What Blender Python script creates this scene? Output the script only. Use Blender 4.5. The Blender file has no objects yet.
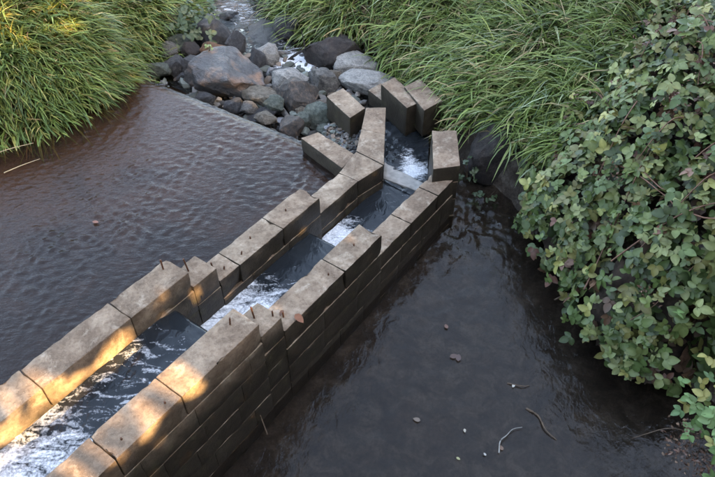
import bpy, bmesh, math, random
import numpy as np
from mathutils import Vector, Matrix, noise

random.seed(7); rng = np.random.default_rng(11)
scene = bpy.context.scene
COL = scene.collection
R = math.radians

# ------------------------------------------------------------------ camera
cam = bpy.data.cameras.new('camera'); camo = bpy.data.objects.new('camera', cam); COL.objects.link(camo)
cam.sensor_width = 36; cam.lens = 31.97; cam.clip_start = 0.05; cam.clip_end = 500
camo.location = (0, 0, 4); camo.rotation_euler = (R(90 - 43.8), 0, 0)
scene.camera = camo

# ------------------------------------------------------------------ sky, sun, exposure
SUN_EL = R(26); SH = np.array([0.8, -0.6]); SUN_ROT = math.atan2(SH[0], SH[1])
w = bpy.data.worlds.new('World'); scene.world = w; w.use_nodes = True
nt = w.node_tree
sky = nt.nodes.new('ShaderNodeTexSky'); sky.sky_type = 'NISHITA'; sky.sun_disc = False
sky.sun_elevation = SUN_EL; sky.sun_rotation = SUN_ROT; sky.dust_density = 3.0; sky.air_density = 1.0; sky.ozone_density = 1.0
nt.links.new(sky.outputs[0], nt.nodes['Background'].inputs[0])
nt.nodes['Background'].inputs[1].default_value = 0.15
sl = bpy.data.lights.new('sun', 'SUN'); sl.energy = 3.1; sl.angle = R(0.5); sl.color = (1.0, 0.70, 0.36)
slo = bpy.data.objects.new('sun', sl); COL.objects.link(slo)
sv = Vector((SH[0]*math.cos(SUN_EL), SH[1]*math.cos(SUN_EL), math.sin(SUN_EL)))
slo.rotation_euler = sv.to_track_quat('Z', 'Y').to_euler(); slo.location = sv*30
vs = scene.view_settings
vs.view_transform = 'Standard'; vs.look = 'None'; vs.gamma = 1.0; vs.use_curve_mapping = False
vs.exposure = 3.68
vs.use_white_balance = True; vs.white_balance_temperature = 8000; vs.white_balance_tint = 12
scene.cycles.max_bounces = 8; scene.cycles.transparent_max_bounces = 24
scene.cycles.use_denoising = True

# ------------------------------------------------------------------ helpers
def obj(name, me, mat=None, parent=None):
    o = bpy.data.objects.new(name, me)
    if mat is not None and me is not None and not me.materials: me.materials.append(mat)
    COL.objects.link(o)
    if parent is not None: o.parent = parent
    return o
def tag(o, label=None, cat=None, group=None, kind=None):
    if label: o['label'] = label
    if cat: o['category'] = cat
    if group: o['group'] = group
    if kind: o['kind'] = kind
    return o
def empty(name, loc=(0, 0, 0)):
    o = bpy.data.objects.new(name, None); o.location = loc; o.empty_display_size = .1; COL.objects.link(o); return o
def mesh_np(name, v, quads=None, tris=None, smooth=True):
    me = bpy.data.meshes.new(name)
    v = np.asarray(v, dtype=np.float32)
    loops = []; starts = []; tot = 0
    if quads is not None and len(quads):
        quads = np.asarray(quads, dtype=np.int32); loops.append(quads.ravel()); starts.append(np.arange(len(quads), dtype=np.int32)*4); tot += len(quads)*4
    if tris is not None and len(tris):
        tris = np.asarray(tris, dtype=np.int32); loops.append(tris.ravel()); starts.append(tot + np.arange(len(tris), dtype=np.int32)*3)
    loops = np.concatenate(loops); starts = np.concatenate(starts)
    me.vertices.add(len(v)); me.vertices.foreach_set('co', v.ravel())
    me.loops.add(len(loops)); me.loops.foreach_set('vertex_index', loops)
    me.polygons.add(len(starts)); me.polygons.foreach_set('loop_start', starts)
    me.update(calc_edges=True); me.validate()
    me.polygons.foreach_set('use_smooth', np.full(len(me.polygons), smooth, dtype=bool))
    return me
def attr_f(me, name, vals):
    a = me.attributes.new(name, 'FLOAT', 'POINT'); a.data.foreach_set('value', np.asarray(vals, dtype=np.float32))
def attr_c(me, name, vals):
    a = me.attributes.new(name, 'FLOAT_COLOR', 'POINT')
    c = np.ones((len(vals), 4), dtype=np.float32); c[:, :3] = vals; a.data.foreach_set('color', c.ravel())

class NT:
    def __init__(s, name):
        s.m = bpy.data.materials.new(name); s.m.use_nodes = True; s.t = s.m.node_tree; s.t.nodes.clear()
        s.out = s.n('ShaderNodeOutputMaterial')
    def n(s, ty, **kw):
        x = s.t.nodes.new(ty)
        for k, v in kw.items(): setattr(x, k, v)
        return x
    def l(s, a, b): s.t.links.new(a, b)
    def setin(s, node, key, val):
        i = node.inputs[key]
        if hasattr(val, 'is_linked') or hasattr(val, 'links'): s.l(val, i)
        elif isinstance(val, (tuple, list)) and len(val) == 3 and i.type == 'RGBA': i.default_value = (*val, 1)
        else: i.default_value = val
    def pos(s): return s.n('ShaderNodeNewGeometry').outputs['Position']
    def objc(s): return s.n('ShaderNodeTexCoord').outputs['Object']
    def mapping(s, vec, scale=(1, 1, 1), rot=(0, 0, 0)):
        m = s.n('ShaderNodeMapping'); s.l(vec, m.inputs[0]); m.inputs['Scale'].default_value = scale; m.inputs['Rotation'].default_value = rot; return m.outputs[0]
    def noise(s, vec, scale, detail=5, rough=.55, dist=0.0):
        x = s.n('ShaderNodeTexNoise'); s.l(vec, x.inputs['Vector']); x.inputs['Scale'].default_value = scale
        x.inputs['Detail'].default_value = detail; x.inputs['Roughness'].default_value = rough; x.inputs['Distortion'].default_value = dist; return x.outputs['Fac']
    def voro(s, vec, scale, feature='F1'):
        x = s.n('ShaderNodeTexVoronoi', feature=feature); s.l(vec, x.inputs['Vector']); x.inputs['Scale'].default_value = scale; return x.outputs['Distance']
    def ramp(s, fac, stops):
        x = s.n('ShaderNodeValToRGB'); s.l(fac, x.inputs[0]); el = x.color_ramp.elements
        while len(el) < len(stops): el.new(.5)
        for e, (p, c) in zip(el, stops):
            e.position = p; e.color = (c, c, c, 1) if isinstance(c, (int, float)) else (*c, 1)
        return x.outputs[0]
    def mix(s, fac, a, b, mode='MIX'):
        x = s.n('ShaderNodeMix', data_type='RGBA', blend_type=mode); s.setin(x, 0, fac); s.setin(x, 6, a); s.setin(x, 7, b); return x.outputs[2]
    def math(s, op, a, b=0.0, c=None, clamp=False):
        x = s.n('ShaderNodeMath', operation=op, use_clamp=clamp); s.setin(x, 0, a); s.setin(x, 1, b)
        if c is not None: s.setin(x, 2, c)
        return x.outputs[0]
    def maprange(s, v, a, b, c=0., d=1.):
        x = s.n('ShaderNodeMapRange'); s.setin(x, 0, v); s.setin(x, 1, a); s.setin(x, 2, b); s.setin(x, 3, c); s.setin(x, 4, d); return x.outputs[0]
    def bump(s, h, strength=.3, dist=.02, normal=None):
        x = s.n('ShaderNodeBump'); s.l(h, x.inputs['Height']); x.inputs['Strength'].default_value = strength; x.inputs['Distance'].default_value = dist
        if normal is not None: s.l(normal, x.inputs['Normal'])
        return x.outputs[0]
    def attr(s, name, out='Fac'):
        x = s.n('ShaderNodeAttribute'); x.attribute_name = name; return x.outputs[out]
    def sepz(s, vec, k='Z'):
        x = s.n('ShaderNodeSeparateXYZ'); s.l(vec, x.inputs[0]); return x.outputs[k]
    def principled(s, color, rough=.8, normal=None, spec=.5):
        p = s.n('ShaderNodeBsdfPrincipled'); s.setin(p, 'Base Color', color); s.setin(p, 'Roughness', rough); s.setin(p, 'Specular IOR Level', spec)
        if normal is not None: s.l(normal, p.inputs['Normal'])
        return p.outputs[0]
    def done(s, sh): s.l(sh, s.out.inputs['Surface']); return s.m

# ------------------------------------------------------------------ materials
def m_concrete():
    t = NT('concrete'); P = t.pos(); info = t.n('ShaderNodeObjectInfo').outputs['Random']
    a = t.noise(P, 7, 6, .6); b = t.noise(P, 38, 5, .65); c = t.noise(P, 160, 3, .6)
    base = t.ramp(a, [(.25, (.12, .094, .074)), (.5, (.225, .19, .158)), (.72, (.33, .295, .255))])
    base = t.mix(t.maprange(info, 0, 1, .0, .5), base, (.165, .115, .088))
    big = t.noise(P, 2.6, 5, .65, .8)
    base = t.mix(t.ramp(big, [(.42, 0.), (.62, .65)]), base, (.075, .055, .043))
    base = t.mix(t.ramp(t.noise(t.mapping(P, (1, 1, 1), (.4, .2, .9)), 5.5, 6, .7, .5), [(.55, 0.), (.68, .6)]), base, (.37, .345, .31))
    stain = t.ramp(b, [(.34, (.42, .37, .33)), (.56, (1, 1, 1))])
    base = t.mix(.55, base, stain, 'MULTIPLY')
    sp = t.ramp(c, [(.62, 0.0), (.74, 1.0)]); base = t.mix(t.math('MULTIPLY', sp, .5), base, (.42, .39, .34))
    base = t.mix(1.0, base, (1.06, .96, .84), 'MULTIPLY')
    pit = t.ramp(t.voro(P, 42), [(.05, 1.0), (.16, 0.0)]); pm = t.ramp(t.noise(P, 9, 2), [(.5, 0.), (.62, 1.)])
    pit = t.math('MULTIPLY', pit, pm); base = t.mix(t.math('MULTIPLY', pit, .7), base, (.03, .024, .018))
    # algae and tide stain on the lower courses, darkened further to paint in shade
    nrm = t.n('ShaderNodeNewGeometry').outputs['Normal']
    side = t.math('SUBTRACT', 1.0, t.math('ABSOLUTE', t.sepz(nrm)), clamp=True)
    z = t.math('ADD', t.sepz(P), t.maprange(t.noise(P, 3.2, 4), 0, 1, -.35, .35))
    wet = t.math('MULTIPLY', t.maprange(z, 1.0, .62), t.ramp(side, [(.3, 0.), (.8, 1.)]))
    alg_shade = t.ramp(t.noise(P, 12, 4), [(.35, (.007, .0065, .005)), (.58, (.013, .012, .008)), (.78, (.045, .045, .022))])
    base = t.mix(t.math('MULTIPLY', wet, .88), base, alg_shade)
    h = t.math('ADD', t.math('MULTIPLY', b, .7), t.math('MULTIPLY', c, .35)); h = t.math('SUBTRACT', h, t.math('MULTIPLY', pit, .5))
    nr = t.bump(h, .55, .012)
    return t.done(t.principled(base, t.maprange(wet, 0, 1, .88, .5), nr, .3))
def m_rock(name, c1, c2, c3, wet=0.0, scale=5):
    t = NT(name); P = t.objc(); a = t.noise(P, scale, 7, .62, .4); b = t.noise(P, scale*6, 6, .65); c = t.noise(P, scale*22, 3, .6)
    base = t.ramp(a, [(.32, c1), (.5, c2), (.68, c3)])
    base = t.mix(.55, base, t.ramp(b, [(.32, .22), (.52, 1.0), (.70, 1.6)]), 'MULTIPLY')
    base = t.mix(.35, base, t.ramp(c, [(.3, .5), (.6, 1.1)]), 'MULTIPLY')
    crack = t.ramp(t.voro(t.mapping(P, (1, 1.6, 1), (.3, .5, .2)), scale*1.1, 'DISTANCE_TO_EDGE'), [(.0, .35), (.035, 1.0)])
    base = t.mix(.8, base, crack, 'MULTIPLY')
    # damp dark foot of the rock
    z = t.math('ADD', t.sepz(t.pos()), t.maprange(a, 0, 1, -.1, .1)); damp = t.maprange(z, .14, .02)
    base = t.mix(t.math('MULTIPLY', damp, .7), base, t.mix(1.0, base, (.3, .28, .26), 'MULTIPLY'))
    base = t.mix(1.0, base, (.80, .79, .76), 'MULTIPLY')
    nr = t.bump(t.math('ADD', t.math('MULTIPLY', b, .8), t.math('MULTIPLY', c, .4)), 1.0, .03)
    return t.done(t.principled(base, .75 - .5*wet, nr, .4 + .3*wet))
def m_ground():
    t = NT('soil'); P = t.pos(); a = t.noise(P, 2.2, 6, .6); b = t.noise(P, 16, 6, .7)
    base = t.ramp(a, [(.3, (.030, .020, .013)), (.5, (.060, .040, .026)), (.7, (.095, .062, .042))])
    base = t.mix(.6, base, t.ramp(b, [(.3, .45), (.65, 1.3)]), 'MULTIPLY')
    X = t.sepz(P, 'X'); Y = t.sepz(P, 'Y')
    # the silt of the upper pool is redder than the grey mud below the ladder
    k = t.math('ADD', t.math('MULTIPLY', X, .81), t.math('MULTIPLY', t.math('SUBTRACT', Y, 1.918), -.587)); k = t.math('ADD', k, .78)
    base = t.mix(t.maprange(k, -1.1, -.2, 0., 1.), t.mix(.8, base, t.mix(t.ramp(t.math('ADD', t.maprange(t.math('SUBTRACT', Y, t.math('MULTIPLY', X, .35)), 3.4, 7.2), t.maprange(t.noise(P, 1.4, 5, .6, .8), 0, 1, -.55, .55)), [(.25, 0.), (.75, 1.)]), (.033, .029, .026), (.20, .138, .10))), t.mix(.7, base, t.ramp(t.noise(P, 6, 5, .65, .6), [(.36, (.014, .012, .010)), (.5, (.038, .033, .027)), (.64, (.095, .085, .072))])))  # upper pool bed painted darker nearby for light lost in deeper water
    base = t.mix(.55, base, t.ramp(t.noise(P, 45, 4, .7), [(.32, .35), (.6, 1.25)]), 'MULTIPLY')
    return t.done(t.principled(base, .9, t.bump(b, .7, .03), .2))
def m_water(name, tint, s1, s2, strength, dist=.02, rough=.03, stretch=(1, 1, 1), rotz=0., foam=False, ior=1.33, body=None):
    t = NT(name); P = t.mapping(t.pos(), stretch, (0, 0, rotz))
    h = t.math('ADD', t.noise(P, s1, 3, .5, .6), t.math('MULTIPLY', t.noise(P, s2, 3, .55, .8), .4))
    nr = t.bump(h, strength, dist)
    fr = t.n('ShaderNodeFresnel'); fr.inputs['IOR'].default_value = ior; t.l(nr, fr.inputs['Normal'])
    tr = t.n('ShaderNodeBsdfTransparent'); tr.inputs[0].default_value = (*tint, 1)
    gl = t.n('ShaderNodeBsdfGlossy'); gl.inputs['Roughness'].default_value = rough; t.l(nr, gl.inputs['Normal'])
    inner = tr.outputs[0]
    if body:   # suspended silt scatters a little light back
        df = t.n('ShaderNodeBsdfDiffuse'); df.inputs[0].default_value = (*body[0], 1)
        mb = t.n('ShaderNodeMixShader'); mb.inputs[0].default_value = body[1]; t.l(inner, mb.inputs[1]); t.l(df.outputs[0], mb.inputs[2]); inner = mb.outputs[0]
    mx = t.n('ShaderNodeMixShader'); t.l(fr.outputs[0], mx.inputs[0]); t.l(inner, mx.inputs[1]); t.l(gl.outputs[0], mx.inputs[2])
    sh = mx.outputs[0]
    if foam:
        Q = t.pos(); vein = t.noise(t.mapping(Q, (.55, 1.5, 1), (0, 0, R(-54))), 9, 5, .6, 1.4); fine = t.noise(Q, 60, 4, .7, .5)
        f = t.math('ADD', t.attr('foam'), t.math('MULTIPLY', t.math('SUBTRACT', vein, .5), 1.7))
        f = t.math('ADD', f, t.math('MULTIPLY', t.math('SUBTRACT', fine, .5), .7))
        f = t.math('MULTIPLY', t.ramp(f, [(.36, 0.), (.85, 1.)]), .93)
        p = t.principled(t.ramp(fine, [(.3, (.32, .35, .38)), (.64, (.72, .75, .78))]), .6, t.bump(t.math('ADD', fine, vein), .35, .012), .2)
        m2 = t.n('ShaderNodeMixShader'); t.l(f, m2.inputs[0]); t.l(sh, m2.inputs[1]); t.l(p, m2.inputs[2]); sh = m2.outputs[0]
    return t.done(sh)
def m_leafy(name, trans=.3, rough=.5, spec=.3, vein=False):
    t = NT(name); c = t.attr('col', 'Color')
    c2 = t.mix(.5, c, t.ramp(t.noise(t.pos(), 30, 3), [(.3, .7), (.7, 1.25)]), 'MULTIPLY')
    pr = t.principled(c2, rough, None, spec); tl = t.n('ShaderNodeBsdfTranslucent'); t.l(c2, tl.inputs[0])
    mx = t.n('ShaderNodeMixShader'); mx.inputs[0].default_value = trans; t.l(pr, mx.inputs[1]); t.l(tl.outputs[0], mx.inputs[2])
    return t.done(mx.outputs[0])
def m_plain(name, c1, c2, rough=.8, scale=20):
    t = NT(name); P = t.objc(); a = t.noise(P, scale, 5, .6)
    return t.done(t.principled(t.ramp(a, [(.3, c1), (.7, c2)]), rough, t.bump(a, .4, .005), .3))

CONC = m_concrete(); GROUND = m_ground()
GRASSM = m_leafy('grass_blade', .25, .45, .35); LEAFM = m_leafy('leaf', .20, .45, .35)
RUST = m_plain('rusty_steel', (.05, .022, .012), (.13, .055, .03), .75, 60)
TWIG = m_plain('twig_bark', (.05, .032, .022), (.13, .09, .06), .8, 40)
CANE = m_plain('bramble_cane', (.07, .035, .025), (.17, .085, .055), .6, 30)
STRAW = m_plain('dry_straw', (.28, .21, .12), (.42, .33, .2), .7, 20)
BARK = m_plain('bark', (.05, .038, .028), (.12, .09, .07), .9, 12)
PALEWOOD = m_plain('pale_sill', (.14, .13, .115), (.28, .265, .24), .3, 14)
DARKCONC = m_plain('slimy_concrete', (.022, .02, .017), (.06, .055, .045), .5, 9)

# ------------------------------------------------------------------ plan of the place
A = np.array([-0.9646, 1.9177]); D = np.array([.58656, .80991]); N = np.array([.80991, -.58656])
def F(s, n, z=0.): p = A + D*s + N*n; return (float(p[0]), float(p[1]), float(z))
WET = np.array([(-6.2, -3), (-6.2, 4.9), (-4.7, 5.15), (-3.85, 5.33), (-3.3, 5.58), (-3.0, 5.9), (-2.8, 6.35), (-2.72, 6.8), (-2.55, 7.3), (-2.35, 8.1),
    (-2.35, 9.2), (-3.0, 11), (-4.2, 14), (-2.6, 14.5), (-1.6, 11), (-1.25, 9.2), (-.95, 8.5), (-.35, 7.85), (.25, 7.5), (.62, 7.05), (.86, 6.4),
    (1.0, 5.75), (1.15, 5.2), (1.42, 4.75), (1.7, 3.95), (2.0, 3.1), (2.5, 2.45), (2.9, 1.3), (3.0, -3)])
CREST0 = np.array([-2.72, 6.73]); CREST1 = np.array([-.10, 5.005]); CN = np.array([.549, .836])
def signed(poly, x, y):
    """positive outside the polygon"""
    x = np.asarray(x, float); y = np.asarray(y, float); d2 = np.full(x.shape, 1e9); ins = np.zeros(x.shape, bool)
    for i in range(len(poly)):
        ax, ay = poly[i]; bx, by = poly[(i+1) % len(poly)]
        ex, ey = bx-ax, by-ay; t = np.clip(((x-ax)*ex + (y-ay)*ey)/(ex*ex+ey*ey), 0, 1)
        d2 = np.minimum(d2, (x-ax-t*ex)**2 + (y-ay-t*ey)**2)
        c = (ay > y) != (by > y)
        ins ^= c & (x < (bx-ax)*(y-ay)/((by-ay) if by != ay else 1e-9) + ax)
    d = np.sqrt(d2); return np.where(ins, -d, d)
def sstep(a, b, x): t = np.clip((x-a)/(b-a), 0, 1); return t*t*(3-2*t)
def wob(x, y, s, seed=0.):
    return (np.sin(x*s*1.3+y*s*.7+seed)+np.sin(x*s*-.8+y*s*1.7+seed*2.1+1.3)+np.sin(x*s*2.3-y*s*1.1+seed*.7+4.))/3.
def ground_z(x, y):
    x = np.asarray(x, float); y = np.asarray(y, float)
    sd = signed(WET, x, y) + .05*wob(x, y, 4.) ; n = (x-A[0])*N[0] + (y-A[1])*N[1]; s = (x-A[0])*D[0] + (y-A[1])*D[1]
    cr = (x-CREST0[0])*CN[0] + (y-CREST0[1])*CN[1]
    left = .08 + .15*sstep(-.5, -.05, cr)
    down = -.13 + .03*wob(x, y, 5., 2.)
    upper = np.where(cr < 0, left, left + (down-left)*sstep(0, .22, cr))
    right = -.2 + .03*wob(x, y, 3., 1.)
    bed = np.where((n < -.78) & (s < 3.1), upper, np.where(cr > 0, np.where(n < -.7, down, right), right))
    bed = bed + .012*wob(x, y, 9., 3.)
    out = np.maximum(sd, 0); lvl = np.where(cr < 0, np.where(n < -.7, .2, -.08), -.08)
    bank = lvl + .26*sstep(0, .22, out) + 2.1*(1-np.exp(-.34*out)) + .06*wob(x, y, 2.2, 5.)*sstep(.1, .6, out)
    return np.where(sd > 0, bank, bed + (lvl-bed)*sstep(-.25, 0, sd))

# ------------------------------------------------------------------ ground and water
def axis(lo, hi, step, far):
    core = np.arange(lo, hi + step/2, step); g = []; dd = step
    x = hi
    while x < far: dd *= 1.35; x += dd; g.append(x)
    g = np.array(g); lo_g = lo - (g - hi)
    return np.concatenate([lo_g[::-1], core, g])
def grid_mesh(name, xs, ys, zf):
    X, Y = np.meshgrid(xs, ys); Z = zf(X, Y); v = np.stack([X, Y, Z], -1).reshape(-1, 3)
    nx, ny = len(xs), len(ys); i = np.arange(nx*ny).reshape(ny, nx)
    q = np.stack([i[:-1, :-1], i[:-1, 1:], i[1:, 1:], i[1:, :-1]], -1).reshape(-1, 4)
    return v, q
v, q = grid_mesh('ground', axis(-6.5, 6.5, .06, 120), axis(-1, 11.5, .06, 120), ground_z)
g = tag(obj('ground', mesh_np('ground', v, q), GROUND), kind='structure')

W_POOL = m_water('pool_water', (.60, .48, .40), 18, 40, .35, .012, .015, (1.0, 1.9, 1), R(-25), body=((.06, .042, .034), .12))
W_RIGHT = m_water('lower_water', (.74, .68, .62), 12, 34, .40, .014, .02, (1.2, .8, 1), R(36), body=((.03, .026, .022), .12))
W_STREAM = m_water('stream_water', (.45, .43, .40), 9, 30, 1.0, .04, .04, (1, 1, 1), 0, foam=True)
W_CHAN = m_water('channel_water', (.30, .34, .36), 9, 26, .38, .03, .03, (1, .55, 1), R(36), foam=True, body=((.024, .03, .036), .5))

def waves(X, Y, ang, spread, lam, n, amp, seed):
    """sum of many short wavelets travelling roughly one way, calmer in patches"""
    r_ = np.random.default_rng(seed); Z = np.zeros_like(X); wx, wy = X + .04*wob(X, Y, 5., seed), Y + .04*wob(X, Y, 4., seed+2.)
    for _ in range(n):
        l_ = math.exp(r_.uniform(math.log(lam[0]), math.log(lam[1]))); a_ = ang + r_.normal(0, spread); k = 2*math.pi/l_
        Z += (l_/lam[1])**1.0*np.sin(k*(wx*math.cos(a_) + wy*math.sin(a_)) + r_.uniform(0, 6.28))*(.6+.4*wob(X, Y, r_.uniform(1., 3.), r_.uniform(0, 9)))
    Z *= amp/math.sqrt(n/2); return Z + .45*Z*np.abs(Z)/amp + .35*Z*Z/amp
# upper pool: a sheet that reaches the crest and spills over it
def pool_sheet():
    P = [np.array(p) for p in [(-9, -3.5), (-9, 6.9)]]
    xs = np.concatenate([np.linspace(-9, -6.5, 6), np.arange(-6.4, -4.2, .1), np.arange(-4.1, .4, .014)]); ys = np.concatenate([np.linspace(-4, 0, 9), np.arange(.2, 2.0, .1), np.arange(2.05, 7.0, .014)])
    X, Y = np.meshgrid(xs, ys); Z = .28 + waves(X, Y, R(60), .95, (.038, .15), 80, .0046, 5)*(.55 + .45*sstep(-4.2, -1.2, X + .25*(Y-4)))*np.clip(.8+.55*wob(X, Y, 1.7, 2.)+.35*wob(X, Y, 4.1, 5.), .15, 1.5)
    n = (X-A[0])*N[0] + (Y-A[1])*N[1]; cr = (X-CREST0[0])*CN[0] + (Y-CREST0[1])*CN[1]
    # pull vertices: right side up to the middle of the left wall, far side down over the crest
    over = n > -.80
    X = np.where(over, X - N[0]*(n+.80), X); Y = np.where(over, Y - N[1]*(n+.80), Y)
    cr = (X-CREST0[0])*CN[0] + (Y-CREST0[1])*CN[1]
    keep = np.clip(cr, None, .20); X = X - CN[0]*(cr-keep); Y = Y - CN[1]*(cr-keep)
    Z = Z - .02*sstep(-.12, 0, keep) - .24*sstep(.0, .2, keep)
    v = np.stack([X, Y, Z], -1).reshape(-1, 3); nx, ny = len(xs), len(ys); i = np.arange(nx*ny).reshape(ny, nx)
    q = np.stack([i[:-1, :-1], i[:-1, 1:], i[1:, 1:], i[1:, :-1]], -1).reshape(-1, 4)
    p = v[q]; ar = np.linalg.norm(np.cross(p[:, 2]-p[:, 0], p[:, 3]-p[:, 1]), axis=1); q = q[ar > 1e-6]
    return mesh_np('water', v, q)
tag(obj('pool_water', pool_sheet(), W_POOL), kind='structure')
def strip(name, mat, poly_l, poly_r, zfun, nu=60, nv=40, foamf=None):
    """ruled sheet between two polylines"""
    def samp(pl, n):
        pl = np.array([p[:2] for p in pl], float); c = np.concatenate([[0], np.cumsum(np.linalg.norm(np.diff(pl, axis=0), axis=1))]); t = np.linspace(0, c[-1], n)
        return np.stack([np.interp(t, c, pl[:, 0]), np.interp(t, c, pl[:, 1])], -1)
    a = samp(poly_l, nu); b = samp(poly_r, nu); t = np.linspace(0, 1, nv)[None, :, None]
    P = a[:, None]*(1-t) + b[:, None]*t; Z = zfun(P[..., 0], P[..., 1])
    v = np.concatenate([P, Z[..., None]], -1).reshape(-1, 3); i = np.arange(nu*nv).reshape(nu, nv)
    q = np.stack([i[:-1, :-1], i[:-1, 1:], i[1:, 1:], i[1:, :-1]], -1).reshape(-1, 4)
    me = mesh_np(name, v, q)
    if foamf is not None: attr_f(me, 'foam', foamf(v[:, 0], v[:, 1]))
    return tag(obj(name, me, mat), kind='structure')
strip('lower_pool_water', W_RIGHT, [F(-5, -.1)[:2], F(3.15, -.1)[:2], (1.0, 5.3)], [(3.6, -4), (3.4, 2.2), (2.2, 4.2), (1.9, 5.2)], lambda x, y: waves(x, y, R(-60), .9, (.05, .30), 44, .0072, 9)*(.45 + .25*wob(x, y, 2.2, 3.) + 1.6*np.exp(-((x-1.0)**2+(y-4.5)**2)/.55**2)), 420, 190)
def stream_foam(x, y):
    f = .02 + 0*x
    for cx, cy, r, k in [(-.82, 7.42, .28, .85), (-.70, 7.22, .24, .8), (-1.75, 8.95, .35, .5), (-1.35, 8.5, .3, .3), (-1.0, 7.9, .2, .3), (.35, 6.0, .22, .18)]:
        f = f + k*np.exp(-((x-cx)**2 + (y-cy)**2)/(r*r))
    return f
strip('stream_water', W_STREAM, [(.0, 5.2), (-.9, 5.85), (-2.4, 6.9), (-2.7, 8.2), (-2.7, 9.3), (-4.6, 14)], [(.98, 5.35), (1.0, 6.2), (.9, 7.3), (-.2, 8.2), (-1.0, 9.3), (-2.2, 14)],
      lambda x, y: .03 + .012*wob(x, y, 9.) + .006*wob(x, y, 23., 3.), 110, 60, stream_foam)

# ------------------------------------------------------------------ concrete blocks
def block_mesh(foot, z0, z1, r=.006, chip=1.0, seed=0):
    """rounded, chipped block over a four-cornered footprint (a, b, c, d counter-clockwise)"""
    a, b, c, d = [np.array(p[:2], float) for p in foot]
    L = (np.linalg.norm(b-a) + np.linalg.norm(c-d))/2; W = (np.linalg.norm(d-a) + np.linalg.norm(c-b))/2; H = z1-z0
    def ax(l, k):
        m = max(2, int(round(l/k))); return np.concatenate([[-l/2], np.linspace(-l/2+r, l/2-r, m+1), [l/2]])
    xs, ys, zs = ax(L, .045), ax(W, .045), ax(H, .06)
    vid = {}; V = []; Fc = []
    def vert(i, j, k):
        key = (i, j, k)
        if key not in vid:
            p = np.array([xs[i], ys[j], zs[k]]); half = np.array([L, W, H])/2; inner = half - r
            qv = np.clip(p, -inner, inner); o = p-qv; ln = np.linalg.norm(o)
            if ln > 0: o = o/ln*r
            nb = int((np.abs(p) > inner-1e-6).sum())
            p2 = qv + o
            wp = Vector((p2[0]+seed*3.1, p2[1]-seed*1.7, p2[2]+seed*.9))
            nz = noise.noise(wp*9)*.0022 + noise.noise(wp*28)*.0018
            dr = o/r if ln > 0 else np.zeros(3); p2 = p2 + dr*nz
            if nb >= 2:
                ch = max(0, noise.noise(wp*13 + Vector((5, 5, 5))) - .20)*.022*chip + max(0, noise.noise(wp*6 + Vector((1, 9, 3))) - .45)*.04*chip
                p2 = p2 - dr*ch
            V.append(p2); vid[key] = len(V)-1
        return vid[key]
    nx, ny, nz_ = len(xs)-1, len(ys)-1, len(zs)-1
    for i in range(nx):
        for j in range(ny):
            Fc.append((vert(i, j, nz_), vert(i+1, j, nz_), vert(i+1, j+1, nz_), vert(i, j+1, nz_)))
            Fc.append((vert(i, j, 0), vert(i, j+1, 0), vert(i+1, j+1, 0), vert(i+1, j, 0)))
    for i in range(nx):
        for k in range(nz_):
            Fc.append((vert(i, 0, k), vert(i+1, 0, k), vert(i+1, 0, k+1), vert(i, 0, k+1)))
            Fc.append((vert(i, ny, k), vert(i, ny, k+1), vert(i+1, ny, k+1), vert(i+1, ny, k)))
    for j in range(ny):
        for k in range(nz_):
            Fc.append((vert(0, j, k), vert(0, j, k+1), vert(0, j+1, k+1), vert(0, j+1, k)))
            Fc.append((vert(nx, j, k), vert(nx, j+1, k), vert(nx, j+1, k+1), vert(nx, j, k+1)))
    V = np.array(V); u = V[:, 0]/L + .5; w_ = V[:, 1]/W + .5
    P = a*((1-u)*(1-w_))[:, None] + b*(u*(1-w_))[:, None] + c*(u*w_)[:, None] + d*((1-u)*w_)[:, None]
    cen = (a+b+c+d)/4
    out = np.column_stack([P-cen, V[:, 2]])
    me = mesh_np('block', out, Fc); me.set_sharp_from_angle(angle=R(38))
    return me, (cen[0], cen[1], (z0+z1)/2)
SEED = [0]
def block(foot, z0, z1, parent=None, name='block', mat=None, gap=.0025, chip=1.0, r=.006):
    SEED[0] += 1
    f = np.array([p[:2] for p in foot], float); c = f.mean(0); dl = f-c; f = c + dl*(1 - gap/np.maximum(np.linalg.norm(dl, axis=1), .05))[:, None]
    me, loc = block_mesh(f, z0+gap*.5, z1-gap*.5 if parent else z1, seed=SEED[0], chip=chip, r=r)
    o = obj(name, me, mat or CONC)
    if parent: o.parent = parent; o.location = Vector(loc)-parent.location
    else: o.location = loc
    return o
def rect(s0, s1, n0, n1): return [F(s0, n1), F(s1, n1), F(s1, n0), F(s0, n0)][::1]
def pin(parent, p, h, lean=(0, 0), rad=.006):
    bm = bmesh.new(); bmesh.ops.create_cone(bm, cap_ends=True, segments=7, radius1=rad, radius2=rad, depth=h+.06)
    for v_ in bm.verts:
        t = (v_.co.z + (h+.06)/2)/(h+.06); v_.co.x += lean[0]*t*t; v_.co.y += lean[1]*t*t; v_.co.z += (h+.06)/2 - .06
    me = bpy.data.meshes.new('rebar_pin'); bm.to_mesh(me); bm.free()
    o = obj('rebar_pin', me, RUST, parent); o.location = Vector(p) - parent.location; return o
def jit(k): return random.uniform(-k, k)
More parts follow.
